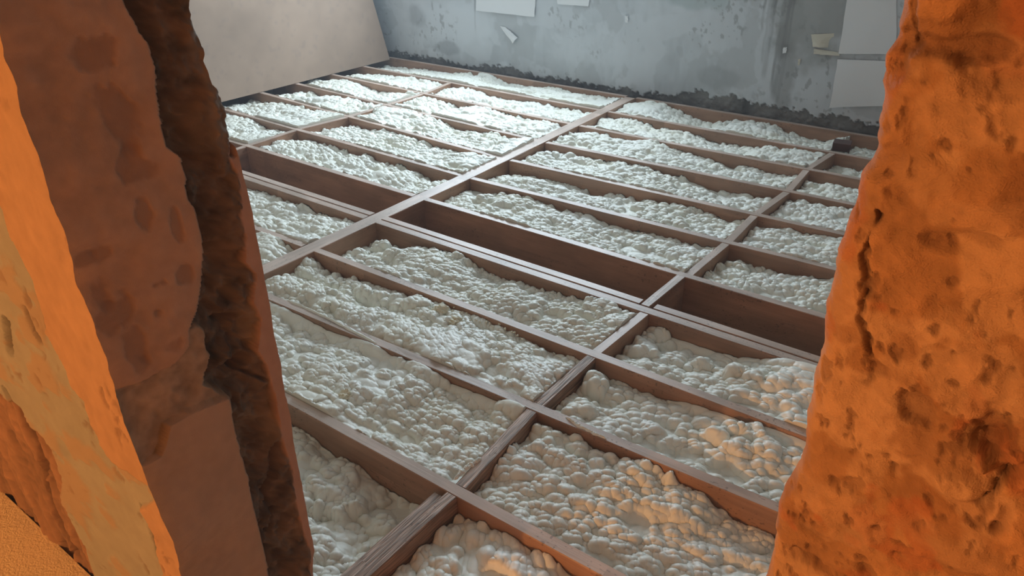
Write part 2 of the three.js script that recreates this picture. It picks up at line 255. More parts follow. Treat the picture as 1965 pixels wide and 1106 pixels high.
// left outer face
{
  const P = (list) => list.map((p) => { const w = onZ(p, ZN); return [w.x, w.y]; });
  const top = P([[-60, 300], [0, 405], [15, 456], [38, 496], [56, 530], [67, 571], [79, 607], [82, 637], [102, 673], [123, 709], [133, 745], [159, 775], [169, 811], [184, 852], [205, 883], [230, 903], [261, 924], [285, 934], [420, 934], [420, 0], [-60, -300]]);
  const top2 = P([[262, 980], [275, 1000], [287, 1026], [297, 1072], [307, 1110], [330, 1250], [520, 1250], [420, 960], [300, 960]]);
  const rough = P([[-40, 740], [0, 770], [31, 791], [51, 827], [77, 847], [97, 888], [110, 929], [107, 965], [128, 1011], [154, 1057], [169, 1106], [185, 1180], [60, 1180], [-60, 960]]);
  const lip = P([[-30, 350], [0, 405], [15, 456], [38, 496], [56, 530], [67, 571], [79, 607], [82, 637], [102, 673], [123, 709], [133, 745], [159, 775], [169, 811], [184, 852], [205, 883], [230, 903], [261, 924]]);
  const cracks = [lip, P([[266, 985], [287, 1026], [297, 1072], [307, 1103]]), P([[0, 755], [31, 816], [56, 873], [72, 950], [92, 1011], [133, 1082]]), P([[0, 965], [31, 990], [82, 1042], [128, 1077]]), P([[40, 600], [56, 640], [66, 655]]), P([[0, 620], [8, 680]])];
  const fn = (t, y) => {
    const xa = arrisX(y), x = xa - t;
    const n1 = fbm(x * 14, y * 14, 110, 4), n2 = fbm(x * 55, y * 55, 111, 4), n3 = fbm(x * 25, y * 9, 112, 4), wob = 0.004 * n2;
    const a = Math.max(1 - sstep(-0.002, 0.003, sdPoly(top, x, y) + wob), 1 - sstep(-0.002, 0.003, sdPoly(top2, x, y) + wob)), r = 1 - sstep(-0.004, 0.006, sdPoly(rough, x, y) + 2 * wob);
    let d = -0.010 + 0.001 * n1, c = mul([0.335, 0.335, 0.285], 1 + 0.12 * n1 + 0.10 * n2);
    const rem = sstep(0.10, 0.24, fbm(x * 9, y * 14, 113, 4)); c = mix(c, [0.40, 0.26, 0.15], 0.6 * rem); d += 0.003 * rem;
    if (r > 0) { d = lerp(d, -0.022 + 0.016 * n3 + 0.004 * n2, r); c = mix(c, mul([0.28, 0.155, 0.09], 1 + 0.5 * n3 + 0.4 * n2), r); }
    if (a > 0) { const st = fbm(x * 60, y * 30, 114, 3); d = lerp(d, 0.003 * n1 + 0.001 * st, a); c = mix(c, mul([0.46, 0.285, 0.165], 1 + 0.12 * n1 + 0.10 * st + 0.1 * n2), a); }
    const nick = sstep(0.27, 0.36, fbm(x * 38, y * 26, 118, 4)) * sstep(0.0, 0.25, fbm(x * 9, y * 9, 119, 2)); if (nick > 0) { d -= 0.0025 * nick; c = mix(c, [0.20, 0.11, 0.06], 0.55 * nick); }
    for (const k of cracks) { const h = 1 - (k === lip ? sstep(0.001, 0.006, dLine(k, x, y) + 1.5 * wob) : sstep(0.002, 0.014, dLine(k, x, y) + wob)); if (h > 0) { d -= (k === lip ? 0.008 : 0.02) * h; c = mix(c, [0.12, 0.07, 0.04], 0.6 * h); } }
    return { d: d * (1 - Math.exp(-t * 90)), c: mul(c, 0.78) };
  };
  panel('face_plaster', steps([0, 0.3, 0.004], [0.3, 1.3, 0.009], [1.3, 2.2, 0.05]), steps([LOW, 0.0, 0.03], [0, 1.45, 0.005], [1.45, 2.1, 0.03]), (t, y, d) => [arrisX(y) - t, y, ZN + d], fn, M.plaster, wallFront);
}
// right outer face: the broken edge of the other jamb, at arm's length
{
  const edge = [[1716, 0], [1703, 51], [1688, 94], [1675, 127], [1668, 177], [1678, 197], [1665, 248], [1660, 294], [1658, 314], [1635, 349], [1620, 400], [1610, 435], [1602, 476], [1587, 501], [1582, 550], [1569, 607], [1559, 688], [1543, 740], [1541, 775], [1525, 832], [1523, 893], [1487, 965], [1461, 1042], [1467, 1067], [1459, 1106]]
    .map((p) => { const w = onZ(p, ZN); return [w.y, w.x]; }).sort((a, b) => a[0] - b[0]);
  const edgeX = (y) => interp(edge, y) + 0.0015 * fbm(y * 120, 5, 120, 3);
  const P = (list) => list.map((p) => { const w = onZ(p, ZN); return [w.x, w.y]; });
  // [px, py, rx, ry, depth, darkening]
  const pits = [[1815, 62, 75, 30, 0.006, 0.6], [1790, 95, 80, 14, 0.007, 0.8], [1705, 60, 22, 70, 0.009, 0.55], [1698, 155, 26, 34, 0.009, 0.6], [1757, 780, 32, 36, 0.010, 0.75], [1893, 842, 26, 34, 0.012, 0.75], [1940, 910, 48, 40, 0.012, 0.6], [1830, 968, 16, 18, 0.010, 0.7], [1640, 928, 20, 14, 0.007, 0.6], [1680, 712, 22, 16, 0.007, 0.6], [1800, 470, 26, 14, 0.005, 0.5], [1885, 455, 30, 9, 0.004, 0.5], [1700, 380, 20, 14, 0.005, 0.45], [1880, 175, 44, 22, 0.004, 0.4], [1925, 1000, 20, 40, 0.008, 0.5], [1530, 1085, 80, 22, 0.009, 0.6], [1660, 1098, 50, 18, 0.008, 0.6], [1850, 845, 22, 16, 0.005, 0.4], [1690, 330, 18, 40, 0.004, 0.35], [1815, 650, 22, 12, 0.004, 0.35], [1730, 1030, 40, 60, 0.003, 0.15]]
    .map(([px, py, rx, ry, dp, k]) => { const w = onZ([px, py], ZN); return [w.x, w.y, rx * 0.00033, ry * 0.00033, dp, k]; });
  const pale = [[1640, 800, 95, 75, 0.7], [1850, 730, 75, 70, 0.6], [1880, 980, 90, 90, 0.55], [1900, 200, 90, 60, 0.5], [1800, 640, 60, 30, 0.4], [1610, 990, 80, 60, 0.45], [1620, 560, 40, 70, 0.4], [1900, 420, 80, 30, 0.3]].map(([px, py, rx, ry, k]) => { const w = onZ([px, py], ZN); return [w.x, w.y, rx * 0.00033, ry * 0.00033, k]; });
  const knobs = [[1840, 920, 40, 40, 0.008], [1655, 200, 20, 30, 0.004], [1780, 350, 60, 40, 0.004], [1890, 890, 16, 16, 0.008], [1600, 780, 60, 50, 0.005], [1850, 1050, 120, 40, 0.005]].map(([px, py, rx, ry, dp]) => { const w = onZ([px, py], ZN); return [w.x, w.y, rx * 0.00033, ry * 0.00033, dp]; });
  const cracks = [P([[1673, 425], [1670, 470], [1657, 505], [1664, 540], [1652, 585], [1648, 610], [1662, 650], [1672, 700]]), P([[1745, 5], [1742, 60], [1738, 100]]), P([[1880, 955], [1915, 935], [1945, 905]])];
  const fn = (t, y) => {
    const xa = edgeX(y), x = xa + t;
    const n1 = fbm(x * 16, y * 16, 130, 4), n2 = fbm(x * 60, y * 60, 131, 4), n3 = fbm(x * 200, y * 160, 132, 3), st = fbm(x * 120, y * 30, 133, 3);
    let d = 0.011 * n1 + 0.0045 * n2 + 0.0012 * n3, c = mul([0.43, 0.225, 0.105], 1 + 0.35 * n1 + 0.32 * n2 + 0.22 * n3 + 0.12 * st);
    c = mix(c, [0.60, 0.37, 0.21], 0.7 * sstep(0.04, 0.16, fbm(x * 20 + 4, y * 20, 137, 5)));
    c = mix(c, [0.27, 0.12, 0.05], 0.55 * sstep(0.12, 0.26, fbm(x * 30, y * 30, 138, 5)));
    c = mix(c, [0.45, 0.13, 0.05], 0.5 * sstep(0.26, 0.4, fbm(x * 40 + 9, y * 40, 139, 3)));
    for (const [cx, cy, rx, ry, k0] of pale) { const k = 1 - sstep(0.75, 1.05, Math.hypot((x - cx) / rx, (y - cy) / ry) + 0.9 * n2 + 0.5 * n1); if (k > 0) { c = mix(c, mul([0.60, 0.37, 0.215], 1 + 0.25 * n3), k0 * k); d += 0.0015 * k; } }
    const holes = sstep(0.30, 0.42, fbm(x * 150, y * 110, 140, 3)); d -= 0.002 * holes; c = mix(c, [0.16, 0.075, 0.035], 0.55 * holes);
    for (const [cx, cy, rx, ry, dp, k0] of pits) { const k = 1 - sstep(0.35, 1.15, Math.hypot((x - cx) / rx, (y - cy) / ry) + 1.5 * n2); if (k > 0) { d -= 0.55 * dp * k; c = mix(c, [0.22, 0.105, 0.05], 0.8 * k0 * k); } }
    for (const [cx, cy, rx, ry, dp] of knobs) { const k = 1 - sstep(0.3, 1.1, Math.hypot((x - cx) / rx, (y - cy) / ry) + 0.5 * n2); if (k > 0) { d += dp * k; c = mix(c, [0.60, 0.36, 0.20], 0.4 * k); } }
    for (const k of cracks) { const h = 1 - sstep(0.0002, 0.0016 + 0.0022 * (0.5 + n1), dLine(k, x + 0.004 * n2, y + 0.004 * n3) + 0.002 * n3); if (h > 0) { d -= 0.005 * h; c = mix(c, [0.12, 0.055, 0.025], 0.7 * h); } }
    const e = Math.exp(-t / 0.009); d -= 0.016 * e * e + 0.004 * Math.exp(-t / 0.03);
    c = mix(c, [0.68, 0.40, 0.24], 0.4 * e);
    return { d, c: mul(c, 0.66) };
  };
  const ys = steps([LOW, 0.95, 0.03], [0.95, 1.05, 0.006], [1.05, 1.5, 0.0014], [1.5, 1.6, 0.006], [1.6, 2.1, 0.03]);
  panel('broken_plaster', steps([0, 0.02, 0.0008], [0.02, 0.2, 0.0014], [0.2, 0.45, 0.012], [0.45, 2.3, 0.08]), ys, (t, y, d) => [edgeX(y) + t, y, ZN + d], fn, M.plaster, wallFront);
  panel('reveal_plaster', steps([0, 1, 0.05]), ys, (s, y, d) => { const f = fn(0, y); return [edgeX(y) + 0.0 + 0.05 * Math.sin(s * 1.5) * (0.6 + fbm(y * 9, s * 4, 150, 3)), y, lerp(ZN + f.d, ZI, s)]; }, (s, y) => ({ d: 0, c: mul([0.45, 0.27, 0.16], 1 + 0.3 * fbm(s * 9, y * 20, 151, 3)) }), M.plaster, wallFront);
}
// the hall on this side of the wall
{
  const f = struct('floor_hall'); mesh('screed', boxG(-3.3, 2.3, -0.12, -0.015, ZN - 0.02, 4.7), M.hallFloor, f);
  const w = struct('wall_hall'); mesh('plaster', mergeGeometries([boxG(-3.5, 2.4, -0.12, CEIL, 4.7, 4.9), boxG(-3.5, -3.3, -0.12, CEIL, ZN, 4.7), boxG(2.2, 2.4, -0.12, CEIL, ZN, 4.7)]), M.wallPlain, w);
}
// ---------------------------------------------------------------- floor timbers
const JW = 0.04, DEPTH = 0.2;
// a board from a to b on the floor plane: chamfered profile, slightly uneven along its length
function boardGeo(ax, az, bx, bz, width, depth, seed, top = 0, wobble = 0.0012) {
  const len = Math.hypot(bx - ax, bz - az), n = Math.max(2, Math.round(len / 0.12)), dx = (bx - ax) / len, dz = (bz - az) / len, nx = -dz, nz = dx, c = 0.0025, h = width / 2;
  const prof = [[-h, -depth + c], [-h, -c], [-h + c, 0], [h - c, 0], [h, -c], [h, -depth + c], [h - c, -depth], [-h + c, -depth]];
  const per = [0]; for (let k = 0; k < 8; k++) { const p = prof[k], q = prof[(k + 1) % 8]; per.push(per[k] + Math.hypot(p[0] - q[0], p[1] - q[1])); }
  const pos = [], uv = [], vcol = [], off = hash(seed, 5) * 3, voff = hash(seed, 6);
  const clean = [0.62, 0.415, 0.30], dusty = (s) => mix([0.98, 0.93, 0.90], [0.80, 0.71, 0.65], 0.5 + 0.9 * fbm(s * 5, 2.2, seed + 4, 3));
  const pt = (i, k) => { const s = i / n * len, p = prof[k % 8], e = (k === 2 || k === 3 || k === 1 || k === 4) ? 1 : 0.5; const w = p[0] + wobble * e * vnoise(s * 9, k * 3.1, seed), y = top + p[1] + wobble * 0.6 * e * vnoise(s * 6, k * 7.7, seed + 1); return [ax + dx * s + nx * w, y, az + dz * s + nz * w]; };
  const push = (p, u, v, c = clean) => { pos.push(...p); uv.push(u, v); vcol.push(...c); };
  for (let i = 0; i < n; i++) for (let k = 0; k < 8; k++) {
    const a = pt(i, k), b = pt(i + 1, k), c2 = pt(i + 1, k + 1), d = pt(i, k + 1), u0 = i / n * len + off, u1 = (i + 1) / n * len + off, v0 = per[k] + voff, v1 = per[k + 1] + voff;
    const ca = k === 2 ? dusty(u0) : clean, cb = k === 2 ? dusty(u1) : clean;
    push(a, u0, v0, ca); push(b, u1, v0, cb); push(c2, u1, v1, cb); push(a, u0, v0, ca); push(c2, u1, v1, cb); push(d, u0, v1, ca);
  }
  for (const i of [0, n]) { const m = [0, 0, 0]; for (let k = 0; k < 8; k++) { const p = pt(i, k); m[0] += p[0] / 8; m[1] += p[1] / 8; m[2] += p[2] / 8; } for (let k = 0; k < 8; k++) { const p = pt(i, k), q = pt(i, k + 1), w1 = prof[k], w2 = prof[(k + 1) % 8]; const o = i ? [m, p, q] : [m, q, p], wv = i ? [[0, -depth / 2], w1, w2] : [[0, -depth / 2], w2, w1]; o.forEach((p3, t) => push(p3, off + wv[t][1] * 0.3, voff + wv[t][0])); } }
  const g = new THREE.BufferGeometry(); g.setAttribute('position', new THREE.Float32BufferAttribute(pos, 3)); g.setAttribute('uv', new THREE.Float32BufferAttribute(uv, 2)); g.setAttribute('color', new THREE.Float32BufferAttribute(vcol, 3)); g.computeVertexNormals(); return g;
}
// crossings seen in the photograph, put on the plane of the joist tops
const rowA1 = { 3: [596, 475], 4: [720, 418], 5: [804, 378], 6: [896, 339], 7: [971, 305], 8: [1040, 271], 9: [1103, 239], 10: [1160, 212.5], 11: [1209, 187] };
const rowA2 = { 1: [869, 937], 2: [1027, 781], 3: [1140, 679], 4: [1247, 591], 5: [1318, 529], 6: [1396, 464], 7: [1450, 411], 8: [1512, 366], 9: [1549.5, 324], 10: [1599, 292] };
const rowA0 = { 5: [474, 279], 6: [570, 248], 7: [669, 223], 8: [743, 201], 9: [813, 179], 10: [865, 158] };
const extraL = { 1: [565, 772], 2: [530, 575], 3: [500, 440], 4: [475, 338] }, extraR = { 11: [1661, 258] };
const lineOf = (p, q) => { const a = onY(p), b = onY(q), s = (b.z - a.z) / (b.x - a.x); return (x) => a.z + s * (x - a.x); };
const zR = {}, zL = {};                                // z of each joist's centre line, on either side of the wide beam
for (let r = 1; r <= 10; r++) zR[r] = lineOf(rowA1[r] ?? extraL[r], rowA2[r]);
zR[11] = () => -5.215; zL[11] = () => -5.215;
for (let r = 3; r <= 10; r++) zL[r] = r === 3 ? lineOf(extraL[3], rowA1[3]) : r === 4 ? lineOf(extraL[4], rowA1[4]) : lineOf(rowA0[r], rowA1[r]);
zL[2] = (x) => zL[3](x) + 0.39; zL[1] = (x) => zL[3](x) + 0.80; zR[0] = zL[0] = () => -0.70;
const xA1 = (z) => interp([[-5.2, -2.728], [-4.34, -2.697], [-3.5, -2.664], [-2.4, -2.664], [-1.9, -2.661], [-0.7, -2.65]], z), A1H = 0.0425;
const a2x = {}, a0x = {};
for (let r = 1; r <= 10; r++) a2x[r] = onY(rowA2[r]).x; a2x[0] = -1.085; a2x[11] = -1.06;
for (let r = 5; r <= 10; r++) a0x[r] = onY(rowA0[r]).x; a0x[4] = -4.2;

const ordinal = ['', 'first', 'second', 'third', 'fourth', 'fifth', 'sixth', 'seventh'];
const rowWord = (r) => r > 4 ? `${ordinal[r - 4]} row beyond the empty trench` : `${ordinal[4 - r]} row before double beam`;
{
  const g = group('main_beam', 'wide planed timber beam running from doorway side to back wall', 'beam');
  mesh('timber', boardGeo(xA1(-5.19), -5.19, xA1(-3.0), -3.0, A1H * 2, DEPTH, 1), M.wood, g);
  mesh('timber', boardGeo(xA1(-3.0), -3.0, xA1(-0.7), -0.7, A1H * 2, DEPTH, 2), M.wood, g);
}
function joist(r, side) {
  const z = side === 'R' ? zR[r] : zL[r], x0 = side === 'R' ? xA1(z(-2.66)) + A1H + 0.001 : XL + 0.02, x1 = side === 'R' ? XR - 0.01 : xA1(z(-2.66)) - A1H - 0.001;
  const where = side === 'R' ? 'on the far side of wide beam from leaning board' : 'between wide beam and leaning board';
  const word = r === 11 ? 'timber ledger along the foot of grey back wall' : r > 5 ? `planed timber joist, ${ordinal[r - 5]} beyond the empty trench` : r === 5 ? 'planed timber joist forming the back edge of empty trench' : `planed timber joist, ${ordinal[4 - r]} on doorway side of double beam`;
  const mat = r % 2 ? M.wood : M.wood2;
  const m = mesh(r === 11 ? 'wall_ledger' : 'floor_joist', boardGeo(x0, z(x0), x1, z(x1), JW, DEPTH, r * 10 + (side === 'R' ? 1 : 2)), mat, scene);
  return tag(m, `${word}, ${side === 'R' ? 'away from leaning board' : 'by leaning board'}`, r === 11 ? 'ledger' : 'joist', 'floor joists');
}
for (const r of [1, 2, 3, 5, 6, 7, 8, 9, 10, 11]) joist(r, 'R');
for (const r of [3, 5, 6, 7, 8, 9, 10, 11]) joist(r, 'L');
// the doubled beam in front of the trench
for (const side of ['R', 'L']) {
  const z = side === 'R' ? zR[4] : zL[4], x0 = side === 'R' ? xA1(-2.39) + A1H + 0.001 : XL + 0.02, x1 = side === 'R' ? XR - 0.01 : xA1(-2.39) - A1H - 0.001;
  const where = side === 'R' ? 'away from leaning board' : 'by leaning board';
  tag(mesh('double_beam', boardGeo(x0, z(x0) + 0.0225, x1, z(x1) + 0.0225, 0.0445, DEPTH, side === 'R' ? 201 : 202), M.wood2, scene), `front plank of the doubled beam beside the trench, ${where}`, 'beam', 'planks of the doubled beam');
  if (side === 'L') tag(mesh('double_beam', boardGeo(x0, z(x0) - 0.022, x1, z(x1) - 0.022, 0.042, DEPTH, 203, 0.002), M.wood, scene), `rear plank of the doubled beam bordering the trench, ${where}`, 'beam', 'planks of the doubled beam');
  else for (const [p, q, k] of [[x0, -1.156, 204], [-1.092, x1, 205]]) tag(mesh('double_beam', boardGeo(p, z(p) - 0.022, q, z(q) - 0.022, 0.042, DEPTH, k, 0.003), M.wood, scene), `rear plank of the doubled beam bordering the trench, ${k === 204 ? 'between wide beam and trench blocking' : 'beyond trench blocking from wide beam'}`, 'beam', 'planks of the doubled beam');
}
// short blocking between the joists
function blocking(ax, az, bx, bz, label, seed, mat = M.wood, top = 0, width = JW) {
  return tag(mesh('joist_blocking', boardGeo(ax, az, bx, bz, width, DEPTH - 0.02, seed, top), mat, scene), label, 'blocking', 'short blocking between joists');
}
for (let r = 1; r <= 9; r++) {
  const x0 = a2x[r] - (r === 4 ? 0.024 : 0), x1 = a2x[r + 1] - (r === 4 ? 0.018 : 0), e0 = r === 4 ? 0.003 : JW / 2 + 0.001, e1 = r + 1 === 4 ? 0.047 : JW / 2 + 0.001;
  const za = zR[r](x0) - e0, zb = zR[r + 1](x1) + e1;
  blocking(x0 + (r === 1 ? 0.012 : 0), za, x1, zb, r === 4 ? 'short timber blocking bridging the empty trench near the doorway' : `short timber blocking far from leaning board, ${rowWord(r)}`, 300 + r, r <= 2 ? M.woodRough : M.wood, r === 4 ? 0.002 : -0.002);
}
blocking(-1.113, -0.70, -1.114, zR[1](-1.1) + 0.034, 'rough sawn blocking board, lower of the pair nearest the doorway', 320, M.woodRough, -0.012, 0.037);
blocking(-1.075, -0.70, -1.077, zR[1](-1.08) + 0.0215, 'rough sawn blocking board, upper of the pair nearest the doorway', 321, M.woodRough, 0.0, 0.037);
for (let r = 4; r <= 9; r++) { const x0 = a0x[r], x1 = a0x[r + 1]; blocking(x0, zL[r](x0) - (r === 4 ? 0.044 : JW / 2 + 0.001), x1, zL[r + 1](x1) + JW / 2 + 0.001, r === 4 ? 'short timber blocking bridging the empty trench near leaning board' : `short timber blocking nearest leaning board, ${rowWord(r)}`, 340 + r, M.wood2, -0.001); }

// ---------------------------------------------------------------- sprayed foam, one body in each bay
function foam(r, col, label, o = {}) {
  const zf = col >= 2 ? zR : zL;
  const half = (q) => q === 4 ? 0.046 : JW / 2;
  const blockA = (t) => lerp(a0x[r], a0x[r + 1], t), blockB = (t) => lerp(a2x[r] + (r === 1 ? 0.012 : 0), a2x[r + 1], t);
  const xl = (t, z) => col === 0 || col === 'w' ? -5.36 : col === 1 ? (r < 5 ? -4.25 : blockA(t) + 0.0225) : col === 2 ? xA1(z) + A1H + 0.002 : r === 0 ? -1.054 : blockB(t) + 0.0225;
  const xr = (t, z) => col === 0 ? blockA(t) - 0.0225 : col === 1 || col === 'w' ? xA1(z) - A1H - 0.002 : col === 2 ? (r === 0 ? -1.134 : blockB(t) - 0.0225) : 0.45;
  const zmid = (zf[r](-2) + zf[r + 1](-2)) / 2, X0 = xl(0.5, zmid), X1 = xr(0.5, zmid);
  const dist = Math.hypot((X0 + X1) / 2, zmid, 1.52), st = clamp(dist * 0.00115, 0.0032, 0.0062);
  const lim = col === 3 ? Math.min(X1, -0.19 * Math.abs(zmid) + 0.15) : X1, xs = lim < X1 ? steps([X0, lim, st], [lim, X1, 0.012]) : steps([X0, X1, st]);
  const nu = xs.length - 1, nv = Math.round(0.37 / st);
  const seed = r * 31 + (col === 'w' ? 7 : col) * 101, R = rng(seed + 5);
  const level = (o.level ?? (col === 0 || col === 'w' ? -0.042 : col === 1 ? -0.058 : -0.064)) + (R() - 0.5) * 0.012, cell = (o.cell ?? 1) * (0.9 + 0.25 * R()), amp = o.amp ?? 1, ang = (R() - 0.5) * 1.6 + (o.ang ?? 0), ca = Math.cos(ang), sa = Math.sin(ang), str = o.stretch ?? (1.1 + 0.7 * R());
  const pts = (o.lumps ?? []).map(([a, b, rad, up]) => { const p = onY([a, b], -0.035); return [p.x, p.z, rad, up]; });
  const rolls = (o.rolls ?? []).map(([line, rad, up]) => [line.map((p) => { const q = onY(p, -0.035); return [q.x, q.z]; }), rad, up]);
  const lumps = (x, z) => { let v = 0; for (const [cx, cz, rad, up] of pts) { const d2 = ((x - cx) ** 2 + (z - cz) ** 2) / (rad * rad) * (1 + 0.9 * fbm(x * 24, z * 24, seed + 40, 3)) + 0.25 * fbm(x * 40, z * 40, seed + 41, 2); if (d2 < 1) v += up * Math.sqrt(1 - Math.max(0, d2)); } for (const [line, rad, up] of rolls) { const d = Math.abs(dLine(line, x, z) / rad + 0.5 * fbm(x * 20, z * 20, seed + 42, 3)); if (d < 1) v += up * Math.sqrt(1 - d * d); } return v; };
  const W = nu + 1, Hn = nv + 1, px = new Float32Array(W * Hn), pz = new Float32Array(W * Hn), h = new Float32Array(W * Hn), sm = new Float32Array(W * Hn);
  for (let j = 0; j < Hn; j++) for (let i = 0; i < W; i++) {
    const n = j * W + i, tt = j / nv, zt = lerp(zf[r](xs[i]), zf[r + 1](xs[i]), tt), x0 = xl(tt, zt), x = x0 + (xs[i] - X0) / (X1 - X0) * (xr(tt, zt) - x0), zn = zf[r](x) - half(r) - 0.001, zw = zf[r + 1](x) + half(r + 1) + 0.001, z = lerp(zn, zw, j / nv);
    px[n] = x; pz[n] = z;
    const ex = Math.min(x - X0, X1 - x), en = (j / nv) * Math.abs(zw - zn), ef = Math.abs(zw - zn) - en;
    // big forms: billows, ridges laid down along the bay, ends that sag or swell
    const wide = fbm(x * 2.4, r * 5.3, seed + 30, 2);
    let b = level + 0.022 * fbm(x * 3.2, z * 4.5, seed, 3) + 0.018 * fbm(x * 1.6 + 7, z * 9, seed + 1, 3) + 0.085 * wide * (0.4 + 0.6 * sstep(0.05, 0.25, en));
    if (x < -5.1) b -= 0.045 * sstep(-5.1, -5.26, x);
    b += 0.010 * sstep(0, 0.14, Math.min(en, ef)) - (o.sagL ?? 0.036) * Math.exp(-(((x - X0) / 0.09) ** 2)) * (0.5 + 0.5 * vnoise(z * 8, 2, seed)) + (o.riseR ?? 0.012) * Math.exp(-(((X1 - x) / 0.12) ** 2));
    b += 0.020 * Math.exp(-((en / 0.06) ** 2)) + (o.tilt ?? -0.05) * (en - 0.18);
    const film = (o.film ?? 0.25) * sstep(0.0, 0.3, fbm(x * 2.3 + 11, 3, seed + 31, 2)) * Math.exp(-((ef / 0.028) ** 2));
    b += 0.06 * film;
    b += (o.riseNear ?? 0) * Math.exp(-((en / 0.07) ** 2)) * sstep(-0.2, 0.4, fbm(x * 3, 1, seed + 8, 2)) + lumps(x, z);
    const wx = x + 0.010 * fbm(x * 16, z * 16, seed + 2, 2), wz = z + 0.010 * fbm(x * 16 + 5, z * 16, seed + 3, 2);
    const qx = (ca * wx - sa * wz) / cell, qz = (sa * wx + ca * wz) / cell * str;
    const smooth = clamp(sstep(0.12, 0.34, fbm(x * 8 + 3, z * 10, seed + 4, 3)) * (o.smooth ?? 0.85) + 1.2 * film), k = 1 - smooth;
    const big = domes(qx / 0.066, qz / 0.066, seed + 6), mid = domes(qx / 0.034, qz / 0.034, seed + 9), fin = domes(qx / 0.0165, qz / 0.0165, seed + 12), fin2 = domes(qx / 0.024 + 7, qz / 0.024, seed + 17);
    const ripple = sstep(-0.15, 0.25, fbm(x * 3.5, z * 5 + 9, seed + 15, 2) + (o.ripple ?? 0));     // finely rippled skin against separate beads
    b += amp * (0.026 * big * (0.35 + 0.65 * k) + k * (lerp(0.026, 0.011, ripple) * mid + lerp(0.009, 0.0075, ripple) * fin2 + lerp(0.004, 0.0065, ripple) * fin + 0.0012 * fbm(x * 90, z * 90, seed + 18, 2)));
    const cap = o.cap ?? -0.004; if (b > cap) b = cap + 0.03 * (1 - Math.exp(-(b - cap) / 0.03));
    h[n] = b; sm[n] = smooth;
  }
  const pos = new Float32Array((W * Hn + 2 * (W + Hn)) * 3), colr = new Float32Array(pos.length), idx = [];
  const swell = o.swell ?? 0.0042;
  for (let j = 0; j < Hn; j++) for (let i = 0; i < W; i++) {
    const n = j * W + i, i0 = Math.max(0, i - 1), i1 = Math.min(W - 1, i + 1), j0 = Math.max(0, j - 1), j1 = Math.min(Hn - 1, j + 1);
    const gx = (h[j * W + i1] - h[j * W + i0]) / (px[j * W + i1] - px[j * W + i0]), gz = (h[j1 * W + i] - h[j0 * W + i]) / (pz[j1 * W + i] - pz[j0 * W + i]);
    const e = sstep(0, 4, Math.min(i, W - 1 - i, j, Hn - 1 - j)), gl = Math.hypot(gx, gz), f = e * swell * Math.min(1, 1.4 / (gl + 1e-6));
    pos[3 * n] = px[n] - gx * f; pos[3 * n + 1] = h[n]; pos[3 * n + 2] = pz[n] - gz * f;
    const mottle = clamp(0.5 + 0.6 * fbm(px[n] * 5, pz[n] * 5, seed + 20, 3));          // uneven mix of the two components
    colr[3 * n] = lerp(0.82, 0.79, mottle); colr[3 * n + 1] = lerp(0.82, 0.775, mottle); colr[3 * n + 2] = lerp(0.76, 0.66, mottle);
    if (i < nu && j < nv) idx.push(n, n + 1, n + W, n + 1, n + W + 1, n + W);
  }
  // skirt down the timber sides, so each foam body has depth
  let q = W * Hn; const rim = []; for (let i = 0; i < W; i++) rim.push(i); for (let j = 1; j < Hn; j++) rim.push(j * W + W - 1); for (let i = W - 2; i >= 0; i--) rim.push((Hn - 1) * W + i); for (let j = Hn - 2; j > 0; j--) rim.push(j * W);
  const q0 = q; rim.forEach((n, k) => { pos[3 * q] = pos[3 * n]; pos[3 * q + 1] = LOW + 0.002; pos[3 * q + 2] = pos[3 * n + 2]; colr[3 * q] = 0.8; colr[3 * q + 1] = 0.77; colr[3 * q + 2] = 0.6; q++; });
  rim.forEach((n, k) => { const k2 = (k + 1) % rim.length, m = rim[k2]; idx.push(n, q0 + k, m, m, q0 + k, q0 + k2); });
  const g = new THREE.BufferGeometry(); g.setAttribute('position', new THREE.BufferAttribute(pos.slice(0, q * 3), 3)); g.setAttribute('color', new THREE.BufferAttribute(colr.slice(0, q * 3), 3)); g.setIndex(idx); g.computeVertexNormals();
  return tag(mesh('foam_fill', g, M.foam, scene), label, 'foam', 'sprayed foam between joists');
}
const colWord = { 0: 'column against leaning board', 1: 'between wide beam and leaning board', 2: 'column just past wide beam', 3: 'column farthest from leaning board', w: 'strip along back wall up to leaning board' };
